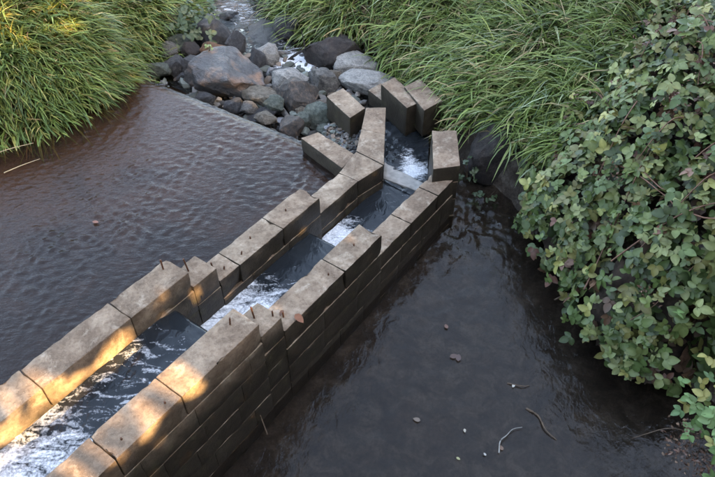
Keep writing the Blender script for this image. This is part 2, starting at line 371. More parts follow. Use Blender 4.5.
def wall_courses(root, joints, n0, n1, ztop, zbot, ch=.19, top=True):
    """joints: s positions of the top course; lower courses are staggered"""
    s0, s1 = joints[0], joints[-1]; z = ztop; k = 0
    while z > zbot:
        zb = max(z-ch, zbot-.02)
        if k == 0: js = list(joints)
        else:
            js = [s0]; x = s0 + random.uniform(.16, .42)
            while x < s1-.12: js.append(x); x += random.uniform(.30, .46)
            js.append(s1)
        for a_, b_ in zip(js[:-1], js[1:]):
            dn = jit(.002)
            block(rect(a_, b_, n0+dn, n1+dn), zb, z + (jit(.004) if k == 0 else 0), root, chip=1.7 if k == 0 else .3, gap=.0025 if k == 0 else .0008, r=.007 if k == 0 else .002)
        z -= ch; k += 1
rw = tag(empty('channel_wall', F(1, -.11, -.1)), 'stepped pale concrete block wall along the right side of the water channel', 'wall', 'walls of the fish ladder')
wall_courses(rw, [-2.3, -1.65, -1.05, -.45, 0., .63], -.22, 0, .95, -.12)
wall_courses(rw, [.63, .83], -.225, -.003, .815, -.12, .2)
wall_courses(rw, [.83, 1.5, 1.97], -.22, 0, .668, -.12, .2)
wall_courses(rw, [1.97, 2.42, 2.86, 3.18], -.215, -.01, .45, -.12, .18)
lw = tag(empty('channel_wall', F(1, -.78, 0)), 'stepped concrete block wall on the left, between channel and upper pool', 'wall', 'walls of the fish ladder')
wall_courses(lw, [-2.3, -1.6, -1.0, -.42, .2, .68], -.89, -.67, .95, -.05)
wall_courses(lw, [.68, .90], -.885, -.665, .80, -.05)
wall_courses(lw, [.90, 1.10, 1.58, 2.04], -.88, -.66, .668, -.05)
wall_courses(lw, [2.04, 2.60], -.90, -.685, .46, -.05)
# the bend: from here both walls run straight away from the camera
M0, M1 = F(2.60, -.90), F(2.60, -.685)
Lb = [(-.014, 4.878), (.243, 4.662), (.268, 5.15), (.037, 5.25), (.293, 5.64), (.087, 5.64)]
for i, (zb, zt) in enumerate([(.28, .46), (.09, .277), (-.15, .087)]):
    k = .004*(i % 2)
    block([M0, M1, Lb[1], Lb[0]], zb, zt, lw); block([Lb[0], Lb[1], Lb[2], Lb[3]], zb, zt + (.004 if not i else 0), lw); block([Lb[3], Lb[2], Lb[4], Lb[5]], zb, zt, lw)
R6 = [(.66, 4.42), (.905, 4.47), (.935, 5.02), (.70, 5.02)]
for (zb, zt) in [(.42, .60), (.22, .417), (.02, .217), (-.15, .017)]: block(R6, zb, zt, rw)
# rusty rebar pins standing out of the blocks
for s, n, z, h, lx in [(.60, -.83, .95, .085, .0), (.77, -.80, .80, .12, -.02), (.52, -.15, .95, .06, .012), (.72, -.14, .815, .11, -.015), (.80, -.06, .815, .05, .0), (.92, -.09, .668, .05, .0), (1.40, -.08, .668, .02, 0), (1.75, -.11, .668, .018, .0), (-.36, -.07, .95, .012, 0),
                       (-.08, -.05, .95, .014, 0), (1.18, -.74, .668, .03, .02), (1.35, -.79, .668, .02, 0), (1.75, -.78, .668, .02, 0), (1.0, -.73, .668, .03, .01), (.97, -.80, .668, .05, -.01)]:
    pin(rw if n > -.5 else lw, F(s, n, z), h, (lx, 0))

# loose blocks at the foot of the ladder
def loose(foot, z0, z1, label, grp='loose concrete blocks at the foot of the ladder'):
    o = block(foot, z0, z1, name='concrete_block', gap=.0, chip=1.2); tag(o, label, 'concrete block', grp); return o
loose([(-.142, 4.658), (-.010, 4.853), (-.389, 5.238), (-.55, 5.135)][::1], .16, .43, 'pale concrete block jutting from the bend of the left wall into the upper pool')
loose([(-.076, 5.486), (.080, 5.672), (-.156, 6.069), (-.334, 5.906)], .16, .43, 'tan concrete block lying on gravel between boulders and channel end')
loose([(.40, 6.0), (.526, 6.098), (.273, 6.571), (.12, 6.416)], -.02, .2, 'low wet concrete block, leftmost of the three slanted blocks at the outlet')
loose([(.515, 5.72), (.675, 5.85), (.418, 6.355), (.258, 6.204)], .04, .40, 'middle of the three slanted concrete blocks at the channel outlet')
loose([(.686, 5.625), (.89, 5.817), (.691, 6.268), (.505, 6.099)], .10, .43, 'rightmost slanted concrete block at the outlet, half under grass')

# ------------------------------------------------------------------ channel: floor, sills, water
for s0, s1, zt in [(-2.3, .46, .45), (.46, 1.86, .12), (1.86, 3.05, -.06)]:
    o = block(rect(s0, s1, -.675, -.205), -.25, zt, name='channel_floor', mat=DARKCONC, gap=0); tag(o, kind='structure')
o = block([F(2.95, -.70), (.70, 4.40), (.80, 5.72), (.28, 5.72)], -.3, -.14, name='channel_floor', mat=DARKCONC, gap=0); tag(o, kind='structure')
def sill(foot, z0, z1, label, mat=PALEWOOD):
    o = block(foot, z0, z1, name='weir_sill', mat=mat, gap=0); tag(o, label, 'weir sill', 'sills across the channel'); return o
sill(rect(.43, .50, -.668, -.222), .3, .715, 'dark sill with water pouring over it below the sunlit walls', DARKCONC)
sill(rect(1.60, 1.88, -.658, -.222), .13, .385, 'submerged grey sill across the middle of the channel')
sill([(.245, 4.78), (.60, 4.57), (.68, 4.66), (.265, 5.04)], -.05, .216, 'pale sill at the bend of the channel with a thin film of water')
sill([(.30, 5.72), (.80, 5.72), (.80, 5.95), (.30, 5.95)], -.12, .030, 'last low sill where the channel empties into the stream')
def chan(s0, s1, z, foamf, amp, name, nL=-.672, nR=-.218):
    ss = np.arange(s0, s1+.001, .02); nn = np.linspace(nL, nR, 24); S, Nn = np.meshgrid(ss, nn, indexing='ij')
    X = A[0] + D[0]*S + N[0]*Nn; Y = A[1] + D[1]*S + N[1]*Nn
    fo = foamf(S, Nn); zz = np.array([noise.noise(Vector((a_*9, b_*14, s0))) + .6*noise.noise(Vector((a_*25, b_*30, 3.))) for a_, b_ in zip(S.ravel(), Nn.ravel())]).reshape(S.shape)
    Z = (z(S) if callable(z) else z) + amp*zz*(.25 + np.clip(fo, 0, 1))
    v = np.stack([X, Y, Z], -1).reshape(-1, 3); i = np.arange(S.size).reshape(S.shape)
    q = np.stack([i[:-1, :-1], i[:-1, 1:], i[1:, 1:], i[1:, :-1]], -1).reshape(-1, 4)
    me = mesh_np('water', v, q); attr_f(me, 'foam', fo.ravel()); return tag(obj(name, me, W_CHAN), kind='structure')
def fall(s0, drop0, drop1, zt, zb): return lambda S: zt + (zb-zt)*sstep(drop0, drop1, S)
chan(-2.3, .66, lambda S: .765 - .025*sstep(.35, .48, S) - .34*sstep(.49, .64, S), lambda S, Q: .33 + .36*sstep(-.2, -.85, S) - .25*sstep(.1, .4, S) + .12*sstep(.47, .6, S), .012, 'channel_water')
chan(.62, 2.0, lambda S: .405 - .015*sstep(1.7, 1.86, S) - .205*sstep(1.88, 1.98, S), lambda S, Q: .74*sstep(1.5, .95, S) + .06 + .15*sstep(1.86, 1.95, S), .012, 'channel_water')
chan(1.96, 3.02, .195, lambda S, Q: .88*sstep(2.55, 2.15, S) + .04, .010, 'channel_water')
strip('channel_water', W_CHAN, [F(3.0, -.68), (.255, 4.86), (.285, 5.62), (.30, 6.0)], [F(2.98, -.2), (.67, 4.60), (.71, 5.1), (.80, 6.0)],
      lambda x, y: .205 - .16*sstep(4.98, 5.16, y + .9*(x-.3)) + .008*wob(x, y, 21.) + .006*wob(x, y, 43., 2.),
      80, 30, lambda x, y: .02 + 1.0*np.exp(-((x-.56)**2/.17**2 + (y-5.12)**2/.17**2)) + .45*np.exp(-((x-.54)**2/.07**2 + (y-5.38)**2/.16**2)) + .3*np.exp(-((y + .9*(x-.3)-5.08)**2)/.05**2))

# ------------------------------------------------------------------ boulders
RM = {
 'slate': m_rock('slate_rock', (.026, .028, .034), (.062, .064, .074), (.14, .14, .145), .75),
 'brown': m_rock('brown_rock', (.045, .042, .043), (.10, .085, .078), (.24, .165, .12), .35),
 'veined': m_rock('veined_rock', (.035, .037, .044), (.085, .08, .082), (.25, .145, .095), .55, 2.2),
 'rust': m_rock('rust_rock', (.09, .045, .024), (.20, .095, .045), (.26, .15, .085), .2),
 'pale': m_rock('pale_rock', (.24, .245, .25), (.40, .40, .395), (.52, .51, .49), 0.),
 'green': m_rock('green_rock', (.05, .068, .058), (.115, .14, .12), (.22, .245, .215), .1),
 'tan': m_rock('tan_rock', (.10, .082, .062), (.20, .17, .135), (.32, .285, .24), 0.),
 'grey': m_rock('grey_rock', (.085, .085, .085), (.17, .165, .16), (.29, .28, .265), .05),
 'earth': m_rock('earth_rock', (.022, .017, .016), (.045, .035, .033), (.08, .063, .058), .1),
}
def boulder_mesh(seed, planes=13, sub=4, sharp=1.0):
    rr = random.Random(seed); bm = bmesh.new(); off = Vector((seed*7.3, seed*3.1, seed*1.7))
    if sharp > .5:      # broken rock: hull of scattered points, flat facets, worn edges
        for _ in range(planes):
            u = Vector((rr.gauss(0, 1), rr.gauss(0, 1), rr.gauss(0, 1))).normalized()*rr.uniform(.86, 1.08); bm.verts.new((u.x, u.y, max(u.z, -.75)))
        bmesh.ops.convex_hull(bm, input=bm.verts); bmesh.ops.delete(bm, geom=[v_ for v_ in bm.verts if not v_.link_faces], context='VERTS')
        bmesh.ops.bevel(bm, geom=bm.edges[:], offset=.05+.05*(1-sharp), segments=2, affect='EDGES', profile=.6)
        bmesh.ops.triangulate(bm, faces=bm.faces[:])
        for _ in range(3):
            es = [e for e in bm.edges if e.calc_length() > .16]
            if not es: break
            bmesh.ops.subdivide_edges(bm, edges=es, cuts=1); bmesh.ops.triangulate(bm, faces=bm.faces[:])
        bm.normal_update(); mv = []
        for v_ in bm.verts:
            p = v_.co + off; mv.append(v_.co + v_.normal*(.07*noise.noise(p*1.7) + .05*noise.noise(p*4.5) + .028*noise.noise(p*11) - .06*max(0, noise.noise(p*3+Vector((4, 4, 4)))-.3)))
        for v_, c in zip(bm.verts, mv): v_.co = c
    else:
        bmesh.ops.create_icosphere(bm, subdivisions=sub, radius=1)
        P = [(Vector((rr.gauss(0, 1), rr.gauss(0, 1), rr.gauss(0, .8))).normalized(), rr.uniform(.46, .86)) for _ in range(planes)]
        for v_ in bm.verts:
            u = v_.co.normalized(); rad = 1.06
            for pn, pd in P:
                c = u.dot(pn)
                if c > .05: rad = min(rad, pd/c)
            rad = 1.0 + (rad-1.0)*sharp
            v_.co = u*rad*(1 + .07*noise.noise(u*1.8+off) + .04*noise.noise(u*4.5+off) + .035*noise.noise(u*11+off) + .015*noise.noise(u*25+off))
    me = bpy.data.meshes.new('boulder'); bm.to_mesh(me); bm.free()
    me.polygons.foreach_set('use_smooth', np.ones(len(me.polygons), bool)); me.set_sharp_from_angle(angle=R(36))
    return me
G = 'boulders below the upper pool'
ROCKS = [ # x, y, z, rx, ry, rz, material, sharpness, label
 (-1.62, 6.86, .10, .47, .38, .30, 'veined', 1., 'largest boulder, dark grey with a reddish brown top, at the pool edge'),
 (-1.97, 7.95, .12, .26, .24, .22, 'slate', 1., 'blue-black angular boulder under the leafy left bank'),
 (-1.58, 7.66, .10, .12, .15, .19, 'slate', 1., 'narrow black upright rock beside the wet stream slab'),
 (-1.78, 7.40, .12, .19, .15, .14, 'rust', 1., 'rust orange rock behind the largest boulder'),
 (-2.10, 7.48, .12, .13, .13, .14, 'earth', 1., 'dark reddish rock with a pale facet left of the rust orange one'),
 (-2.32, 7.64, .15, .16, .14, .12, 'green', .7, 'rounded greenish rock at the foot of the left bank'),
 (-2.38, 7.40, .14, .11, .11, .13, 'grey', .8, 'grey egg-shaped rock against the left bank grass'),
 (-2.55, 7.95, .22, .12, .12, .11, 'green', .8, 'small pale green rock highest up the left bank'),
 (-2.05, 7.12, .12, .13, .12, .12, 'slate', 1., 'small dark rock touching the left end of the largest boulder'),
 (-2.42, 6.97, .16, .14, .11, .11, 'green', .9, 'grey-green rock at the left end of the pool crest'),
 (-2.25, 7.10, .10, .13, .13, .14, 'slate', .9, 'dark grey rock second from the left end of the crest'),
 (-1.40, 8.10, -.10, .44, .38, .16, 'slate', .6, 'flat wet slab in the middle of the stream'),
 (-1.15, 7.44, .10, .17, .14, .13, 'pale', 1., 'light blue-grey rock at the left of the white water'),
 (-1.24, 7.27, .10, .10, .12, .15, 'slate', 1., 'dark wedge-shaped rock behind the right end of the largest boulder'),
 (-.30, 7.40, .08, .32, .28, .25, 'earth', .8, 'dark brown boulder right of the white water'),
 (-.06, 7.2, .08, .30, .24, .18, 'pale', .5, 'smooth pale boulder farther up of the two large pale ones'),
 (.19, 6.80, .04, .36, .27, .16, 'pale', .5, 'smooth pale boulder nearest the slanted concrete blocks'),
 (-.90, 6.98, .05, .21, .13, .10, 'slate', .8, 'low dark rock in front of the white water'),
 (-.85, 6.76, .10, .26, .18, .12, 'pale', .9, 'flat pale slab in the middle of the rock pile'),
 (-.44, 6.74, .10, .20, .17, .16, 'grey', 1., 'grey pointed rock left of the smooth pale boulders'),
 (-.68, 6.40, .13, .24, .20, .20, 'brown', 1., 'rough brown pitted rock at the centre of the pile'),
 (-1.08, 6.40, .10, .23, .17, .17, 'tan', 1., 'slanting grey-tan rock at the right of the largest boulder'),
 (-.92, 6.20, .15, .12, .10, .09, 'green', 1., 'small whitish green rock between two brown ones'),
 (-.41, 6.02, .10, .18, .15, .15, 'green', 1., 'green angular rock left of the tan concrete block'),
 (-1.00, 5.91, .13, .13, .11, .09, 'tan', .9, 'small yellowish tan rock on the pool crest'),
 (-.75, 5.81, .11, .15, .14, .14, 'brown', .9, 'brown rounded rock on the pool crest'),
 (-.59, 5.93, .10, .10, .10, .10, 'green', 1., 'small grey-green rock between brown and green rocks'),
 (-.31, 5.74, .07, .13, .11, .09, 'green', .9, 'dark green rock behind the block jutting into the pool'),
 (-.11, 5.60, .09, .11, .09, .08, 'green', .8, 'small grey-green rock in front of the tan concrete block'),
 (-.30, 6.92, .08, .10, .10, .09, 'tan', .9, 'small tan rock wedged left of the smooth pale boulders'),
 (-1.06, 6.10, .08, .20, .10, .06, 'slate', 1., 'thin dark flat stone in front of the slanting rock'),
 (-1.40, 6.28, .08, .11, .10, .08, 'slate', 1., 'small dark stone on the crest by the largest boulder'),
 (-.95, 8.15, .12, .17, .18, .17, 'slate', .8, 'dark grey boulder under the overhanging grass by the stream'),
 (-1.22, 6.18, .11, .09, .08, .07, 'grey', 1., 'small grey stone on the crest left of the tan one'),
 (-.60, 6.15, .08, .09, .08, .08, 'tan', 1., 'small tan stone under the rough brown rock'),
 (-1.75, 6.40, .10, .14, .10, .08, 'slate', .9, 'dark stone at the crest below the largest boulder'),
 (-.22, 6.45, .02, .12, .11, .09, 'slate', .8, 'low wet dark stone left of the tan concrete block'),
 (-1.85, 8.7, -.02, .16, .14, .10, 'slate', .8, 'wet dark stone at the top of the stream'),
 (-1.35, 8.95, -.02, .2, .15, .12, 'earth', .8, 'brown stone in the far white water'),
 (1.45, 5.22, .18, .33, .27, .36, 'earth', .7, 'dark purple-brown boulder in the shade under the overhanging grass'),
]
for i, (x, y, z, rx, ry, rz, m, sh, lab) in enumerate(ROCKS):
    o = obj('boulder', boulder_mesh(i+3, 20 if sh > .5 else 9, 5 if rx > .15 else 4, sh), RM[m])
    o.location = (x, y, z); k_ = 1.22 if sh > .5 else 1.10; o.scale = (rx*k_, ry*k_, rz*k_); o.rotation_euler = (jit(.25), jit(.25), random.uniform(-.6, .6)); tag(o, lab, 'boulder', G)
# gravel between the stones
def gravel():
    pts = []
    while len(pts) < 1000:
        if len(pts) < 330: x, y = random.uniform(-.35, .12), random.uniform(5.05, 5.75)
        else: x, y = random.uniform(-2.5, .1), random.uniform(5.2, 7.6)
        cr = (x-CREST0[0])*CN[0] + (y-CREST0[1])*CN[1]
        if cr < .14 or x > .04 + (y-5.2)*.1: continue
        pts.append((x, y))
    base = []
    for k in range(7):
        bm = bmesh.new(); r3 = random.Random(k+50)
        for _ in range(16): bm.verts.new(Vector((r3.gauss(0, 1), r3.gauss(0, 1), r3.gauss(0, 1))).normalized()*r3.uniform(.8, 1.1))
        bmesh.ops.convex_hull(bm, input=bm.verts); bmesh.ops.delete(bm, geom=[v_ for v_ in bm.verts if not v_.link_faces], context='VERTS'); bm.verts.index_update(); bm.faces.ensure_lookup_table()
        base.append((np.array([v_.co[:] for v_ in bm.verts]), np.array([[v_.index for v_ in f.verts] for f in bm.faces]))); bm.free()
    V = []; T = []; Cc = []; off = 0
    for i, (x, y) in enumerate(pts):
        bv, bf = base[i % 7]; s = random.uniform(.012, .042) if i < 750 else random.uniform(.045, .11); zz = (.20 if (i < 330) else .03) - random.uniform(0, .05) + (.03 if i >= 750 else 0)
        sc = np.array([s, s*random.uniform(.6, 1), s*random.uniform(.5, .8)]); a_ = random.uniform(0, 6.3); ca, sa = math.cos(a_), math.sin(a_)
        p = bv*sc; p = np.column_stack([p[:, 0]*ca-p[:, 1]*sa + x, p[:, 0]*sa+p[:, 1]*ca + y, p[:, 2]+zz])
        V.append(p); T.append(bf+off); off += len(bv); g_ = random.uniform(.035, .15); Cc.append(np.tile(np.array(random.choice([(1.03, 1., .95), (1.2, .95, .75), (.9, 1.05, .95), (.95, 1., 1.08)]))*g_, (len(bv), 1)))
    me = mesh_np('gravel', np.concatenate(V), None, np.concatenate(T), False); attr_c(me, 'col', np.concatenate(Cc)); return me
GRAV = m_leafy('gravel_stone', 0., .75, .3)
tag(obj('gravel', gravel(), GRAV), 'grey and tan gravel filling the gaps between boulders and blocks', 'gravel', kind='stuff')
# gravel bed under the pebbles by the left wall
o = block([(-.40, 5.25), (.03, 4.95), (.09, 5.66), (-.2, 5.95)], -.12, .17, name='gravel_bed', mat=RM['grey'], gap=0); tag(o, kind='structure')

# ------------------------------------------------------------------ grass
def blades(pts, leanx, leany, L, width, col, segs=5, up=.55, droop=1.0):
    """curved tapering blades as one mesh: arrays of roots, lean direction, length"""
    n = len(pts); t = np.linspace(0, 1, segs+1)[None, :]
    ln = np.stack([leanx, leany], -1); ln = ln/np.maximum(np.linalg.norm(ln, axis=1, keepdims=True), 1e-6)
    upn = np.clip(up + rng.normal(0, .22, n), .08, 1.1)[:, None]; dr = (droop*rng.uniform(.5, 1.4, n))[:, None]
    ang = upn*1.35 - dr*1.6*t     # elevation angle along the blade
    st = L[:, None]/segs; dh = np.cos(ang)*st; dz = np.sin(ang)*st
    h = np.cumsum(np.concatenate([np.zeros((n, 1)), dh[:, :-1]], 1), 1); z = np.cumsum(np.concatenate([np.zeros((n, 1)), dz[:, :-1]], 1), 1)
    sw = rng.normal(0, .16, n)[:, None]*t*t*L[:, None]
    cx = pts[:, 0:1] + ln[:, 0:1]*h - ln[:, 1:2]*sw; cy = pts[:, 1:2] + ln[:, 1:2]*h + ln[:, 0:1]*sw; cz = pts[:, 2:3] + z
    wd = width[:, None]*(np.minimum(1, .45+t*2.2))*np.clip(1.02-t**2.2, 0, 1)
    tw = rng.normal(0, .5, n)[:, None]
    sx = -ln[:, 1:2]*np.cos(tw); sy = ln[:, 0:1]*np.cos(tw); sz = np.sin(tw)
    Lf = np.stack([cx-sx*wd/2, cy-sy*wd/2, cz-sz*wd/2], -1); Rt = np.stack([cx+sx*wd/2, cy+sy*wd/2, cz+sz*wd/2], -1)
    v = np.stack([Lf, Rt], 2).reshape(n, -1, 3); k = (segs+1)*2
    b = (np.arange(n)*k)[:, None]; j = np.arange(segs)[None, :]*2
    q = np.stack([b+j, b+j+1, b+j+3, b+j+2], -1).reshape(-1, 4)
    shade = (.75 + .45*t)[..., None]
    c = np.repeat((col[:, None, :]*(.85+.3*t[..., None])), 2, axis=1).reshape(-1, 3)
    return v.reshape(-1, 3), q, c
def grad(x, y):
    e = .05; gx = (signed(WET, x+e, y)-signed(WET, x-e, y)); gy = (signed(WET, x, y+e)-signed(WET, x, y-e)); l = np.sqrt(gx*gx+gy*gy)+1e-6; return gx/l, gy/l
def clump(x, y, s, seed):
    return wob(x, y, s, seed)*.6 + wob(x, y, s*2.7, seed+3)*.4
def grass_patch(name, label, n, xr, yr, cond, Lr, wr, palette, weights, up, droop, toward, spread=.6, per=16):
    m = n//per; tx = rng.uniform(*xr, m*5); ty = rng.uniform(*yr, m*5); sd = signed(WET, tx, ty); ok = (sd > .0) & cond(tx, ty, sd); tx, ty = tx[ok][:m], ty[ok][:m]; m = len(tx)
    gx, gy = grad(tx, ty); lx = -gx*toward[2] + toward[0]; ly = -gy*toward[2] + toward[1]
    ta = np.arctan2(ly, lx) + spread*1.2*clump(tx, ty, 2.2, 1.) + rng.normal(0, spread*.55, m); tl = rng.uniform(.75, 1.25, m)*(1 + .22*clump(tx, ty, 3., 7.)); tc = rng.uniform(.72, 1.32, m)*(1+.22*clump(tx, ty, 2., 9.)); tw = rng.choice(len(palette), m, p=weights)
    i = np.repeat(np.arange(m), per); k = len(i)
    x = tx[i] + rng.normal(0, .045, k); y = ty[i] + rng.normal(0, .045, k); z = ground_z(x, y) - .015
    a_ = ta[i] + rng.normal(0, spread*.5, k); L = rng.uniform(*Lr, k)*tl[i]; wd = rng.uniform(*wr, k)
    pal = np.array(palette); idx = np.where(rng.random(k) < .6, tw[i], rng.choice(len(pal), k, p=weights)); col = pal[idx]*(tc[i]*rng.uniform(.8, 1.2, k))[:, None]
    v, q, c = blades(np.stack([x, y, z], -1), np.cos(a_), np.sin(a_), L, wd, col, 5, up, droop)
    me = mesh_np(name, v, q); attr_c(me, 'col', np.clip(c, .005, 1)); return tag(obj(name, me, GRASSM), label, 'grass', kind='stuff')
LEFTP = [(.11, .165, .045), (.155, .195, .055), (.085, .135, .045), (.22, .215, .07), (.34, .25, .12), (.06, .10, .04)]
RIGHTP = [(.110, .165, .042), (.15, .20, .056), (.19, .225, .075), (.052, .085, .03), (.34, .27, .14), (.20, .245, .14)]
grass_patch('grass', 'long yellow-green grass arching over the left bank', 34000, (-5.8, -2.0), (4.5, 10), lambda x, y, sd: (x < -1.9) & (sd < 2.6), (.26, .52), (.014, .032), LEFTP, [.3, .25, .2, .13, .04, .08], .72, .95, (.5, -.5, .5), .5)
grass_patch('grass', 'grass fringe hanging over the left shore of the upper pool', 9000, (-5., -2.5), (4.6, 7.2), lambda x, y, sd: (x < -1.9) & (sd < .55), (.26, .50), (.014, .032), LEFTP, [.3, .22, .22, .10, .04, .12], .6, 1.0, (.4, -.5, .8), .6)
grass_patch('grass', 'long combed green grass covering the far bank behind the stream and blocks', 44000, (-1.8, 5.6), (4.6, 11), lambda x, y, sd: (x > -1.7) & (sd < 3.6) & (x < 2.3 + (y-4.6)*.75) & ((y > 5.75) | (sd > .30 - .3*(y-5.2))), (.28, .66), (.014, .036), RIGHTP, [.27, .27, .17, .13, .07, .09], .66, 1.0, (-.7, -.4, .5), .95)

DEADP = [(.30, .23, .13), (.22, .16, .09), (.36, .30, .19), (.14, .09, .055)]
grass_patch('dead_grass', 'matted dead straw lying through the grass of the far bank', 3600, (-1.2, 3.4), (5.6, 9.5), lambda x, y, sd: (sd < 2.6) & (x < 2.0 + (y-4.6)*.6), (.25, .6), (.006, .014), DEADP, [.35, .25, .2, .2], .72, .95, (-.7, -.4, .5), 1.3, 5)
grass_patch('dead_grass', 'tan dead straw beside the pale boulders above the slanted blocks', 900, (.3, 1.0), (6.3, 7.5), lambda x, y, sd: sd < .35, (.12, .3), (.008, .016), DEADP, [.35, .25, .2, .2], .35, .9, (-.7, -.4, .5), 1.5, 6)
grass_patch('dead_grass', 'dead yellowed blades mixed into the left bank grass', 1500, (-5., -2.2), (4.8, 9), lambda x, y, sd: (x < -1.9) & (sd < 2.2), (.25, .5), (.008, .018), DEADP, [.4, .25, .25, .1], .7, .95, (.5, -.5, .5), 1.0, 5)
# ------------------------------------------------------------------ broadleaf plants
def leaflet(L, W, fold=.18, curl=.22, m=5):
    """pointed oval leaflet along +x, folded on its midrib: verts, tris"""
    t = np.linspace(0, 1, m+1); V = []; T = []
    prof = np.sin(np.pi*np.clip(t, 0, 1)**.80)**.72
    for i, ti in enumerate(t):
        zc = -curl*L*ti*ti; wv = W/2*prof[i]
        V += [(ti*L, 0, zc), (ti*L*1.0, wv, zc+fold*wv), (ti*L, -wv, zc+fold*wv)]
    for i in range(m):
        a_, b_ = 3*i, 3*(i+1)
        if i == 0: T += [(a_, b_, b_+1), (a_, b_+2, b_)]
        elif i == m-1: T += [(a_, b_, a_+1), (a_, a_+2, b_)]
        else: T += [(a_, b_, b_+1), (a_, b_+1, a_+1), (a_, a_+2, b_+2), (a_, b_+2, b_)]
    return np.array(V), np.array(T)
def compound(seed, size, nl):
    rr = random.Random(seed); V = []; T = []; Mid = []; off = 0
    angs = {3: [0, 1.15, -1.15], 5: [0, .85, -.85, 1.9, -1.9], 1: [0]}[nl]
    for k, a_ in enumerate(angs):
        s = size*(1. if k == 0 else rr.uniform(.72, .92)); lv, lt = leaflet(s, s*rr.uniform(.62, .8), rr.uniform(.12, .35), rr.uniform(.08, .35))
        a2 = a_+rr.uniform(-.15, .15); tilt = rr.uniform(-.35, .25)
        M = Matrix.Rotation(a2, 3, 'Z') @ Matrix.Rotation(tilt, 3, 'Y'); p = lv @ np.array(M).T
        p = p + (np.array([size*.30, 0, 0]) if k == 0 else np.array([size*.12, 0, 0])*(k < 3))
        V.append(p); T.append(lt+off); off += len(lv)
    return np.concatenate(V), np.concatenate(T)
VARI = [compound(k, 1.0, 5 if k % 3 == 2 else 3) for k in range(8)]
BUSH = np.array([(1.50, 4.35), (1.42, 4.05), (1.50, 3.72), (1.66, 3.35), (1.62, 3.02), (1.70, 2.85), (1.86, 2.70), (1.98, 2.46), (2.2, 2.42), (2.6, 2.5), (3.6, 2.2), (5.6, 3.2), (5.6, 9), (3.6, 9), (2.9, 7.7), (2.2, 6.3), (1.70, 5.05)])
def bush_z(x, y):
    d = np.maximum(-signed(BUSH, x, y), 0); return .16 + 1.15*(1-np.exp(-d/.40)) + .34*d + (.20*clump(x, y, 2.6, 2.) + .09*wob(x, y, 9., 4.))*sstep(.05, .5, d), d
def orient(nrm, yaw):
    nrm = Vector(nrm).normalized(); q_ = nrm.to_track_quat('Z', 'X'); return (q_.to_matrix() @ Matrix.Rotation(yaw, 3, 'Z'))
LPAL = [(.060, .090, .025), (.040, .066, .017), (.085, .110, .032), (.15, .170, .064), (.024, .040, .011), (.10, .096, .030)]
def leaf_mesh(var, col, size):
    lv, lt = VARI[var]; me = mesh_np('leaf', lv*size, None, lt, True)
    mid = np.abs(lv[:, 2]*0); base = np.tile(np.array(col), (len(lv), 1)); ctr = (np.arange(len(lv)) % 3 == 0); base[ctr] = base[ctr]*1.25 + .008
    attr_c(me, 'col', base); me.materials.append(LEAFM); return me
def bush(root, cnt, sampler, size, n_obj, palette, extra, shared_cols):
    """leaves on a mound: the n_obj nearest the camera are objects, the rest one joined part"""
    items = []
    for _ in range(cnt):
        p, nrm = sampler(); items.append((p, nrm, random.uniform(*size), random.randrange(8), random.uniform(0, 6.28)))
    camp = Vector((0, 0, 4)); fwd = Vector((0, math.cos(R(43.8)), -math.sin(R(43.8)))); upv = Vector((0, math.sin(R(43.8)), math.cos(R(43.8))))
    def inview(p):
        d_ = Vector(p)-camp; z_ = d_.dot(fwd); return z_ > .3 and abs(d_.x/z_) < .57 and abs(d_.dot(upv)/z_) < .385
    def key(it): return (0 if (inview(it[0]) and it[5]) else 1, (Vector(it[0])-camp).length/it[2])
    items = [it + (random.random() < .95,) for it in items]
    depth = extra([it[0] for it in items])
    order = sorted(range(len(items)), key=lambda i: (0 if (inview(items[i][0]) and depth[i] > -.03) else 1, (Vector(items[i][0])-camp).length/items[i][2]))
    meshes = [leaf_mesh(k % 8, c, 1.0) for k, c in enumerate(shared_cols)]
    big = order[:n_obj]; rest = order[n_obj:]
    rl = root.location
    for i in big:
        p, nrm, s, var, yaw, _ = items[i]
        o = obj('leaf', random.choice(meshes), None, root); M = orient(nrm, yaw).to_4x4(); M.translation = Vector(p)-rl; o.matrix_local = M @ Matrix.Scale(s, 4)
    V = []; T = []; C = []; off = 0
    for i in rest:
        p, nrm, s, var, yaw, _ = items[i]; lv, lt = VARI[var]; M = np.array(orient(nrm, yaw))
        V.append((lv*s) @ M.T + np.array(p) - np.array(rl)); T.append(lt+off); off += len(lv)
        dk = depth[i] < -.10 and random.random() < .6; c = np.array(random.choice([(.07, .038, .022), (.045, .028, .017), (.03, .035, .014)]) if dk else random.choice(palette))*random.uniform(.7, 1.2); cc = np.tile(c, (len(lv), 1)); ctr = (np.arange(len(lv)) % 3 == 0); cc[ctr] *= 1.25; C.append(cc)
    if rest:
        me = mesh_np('foliage', np.concatenate(V), None, np.concatenate(T)); attr_c(me, 'col', np.concatenate(C)); tag(obj('foliage', me, LEAFM, root), kind='stuff')
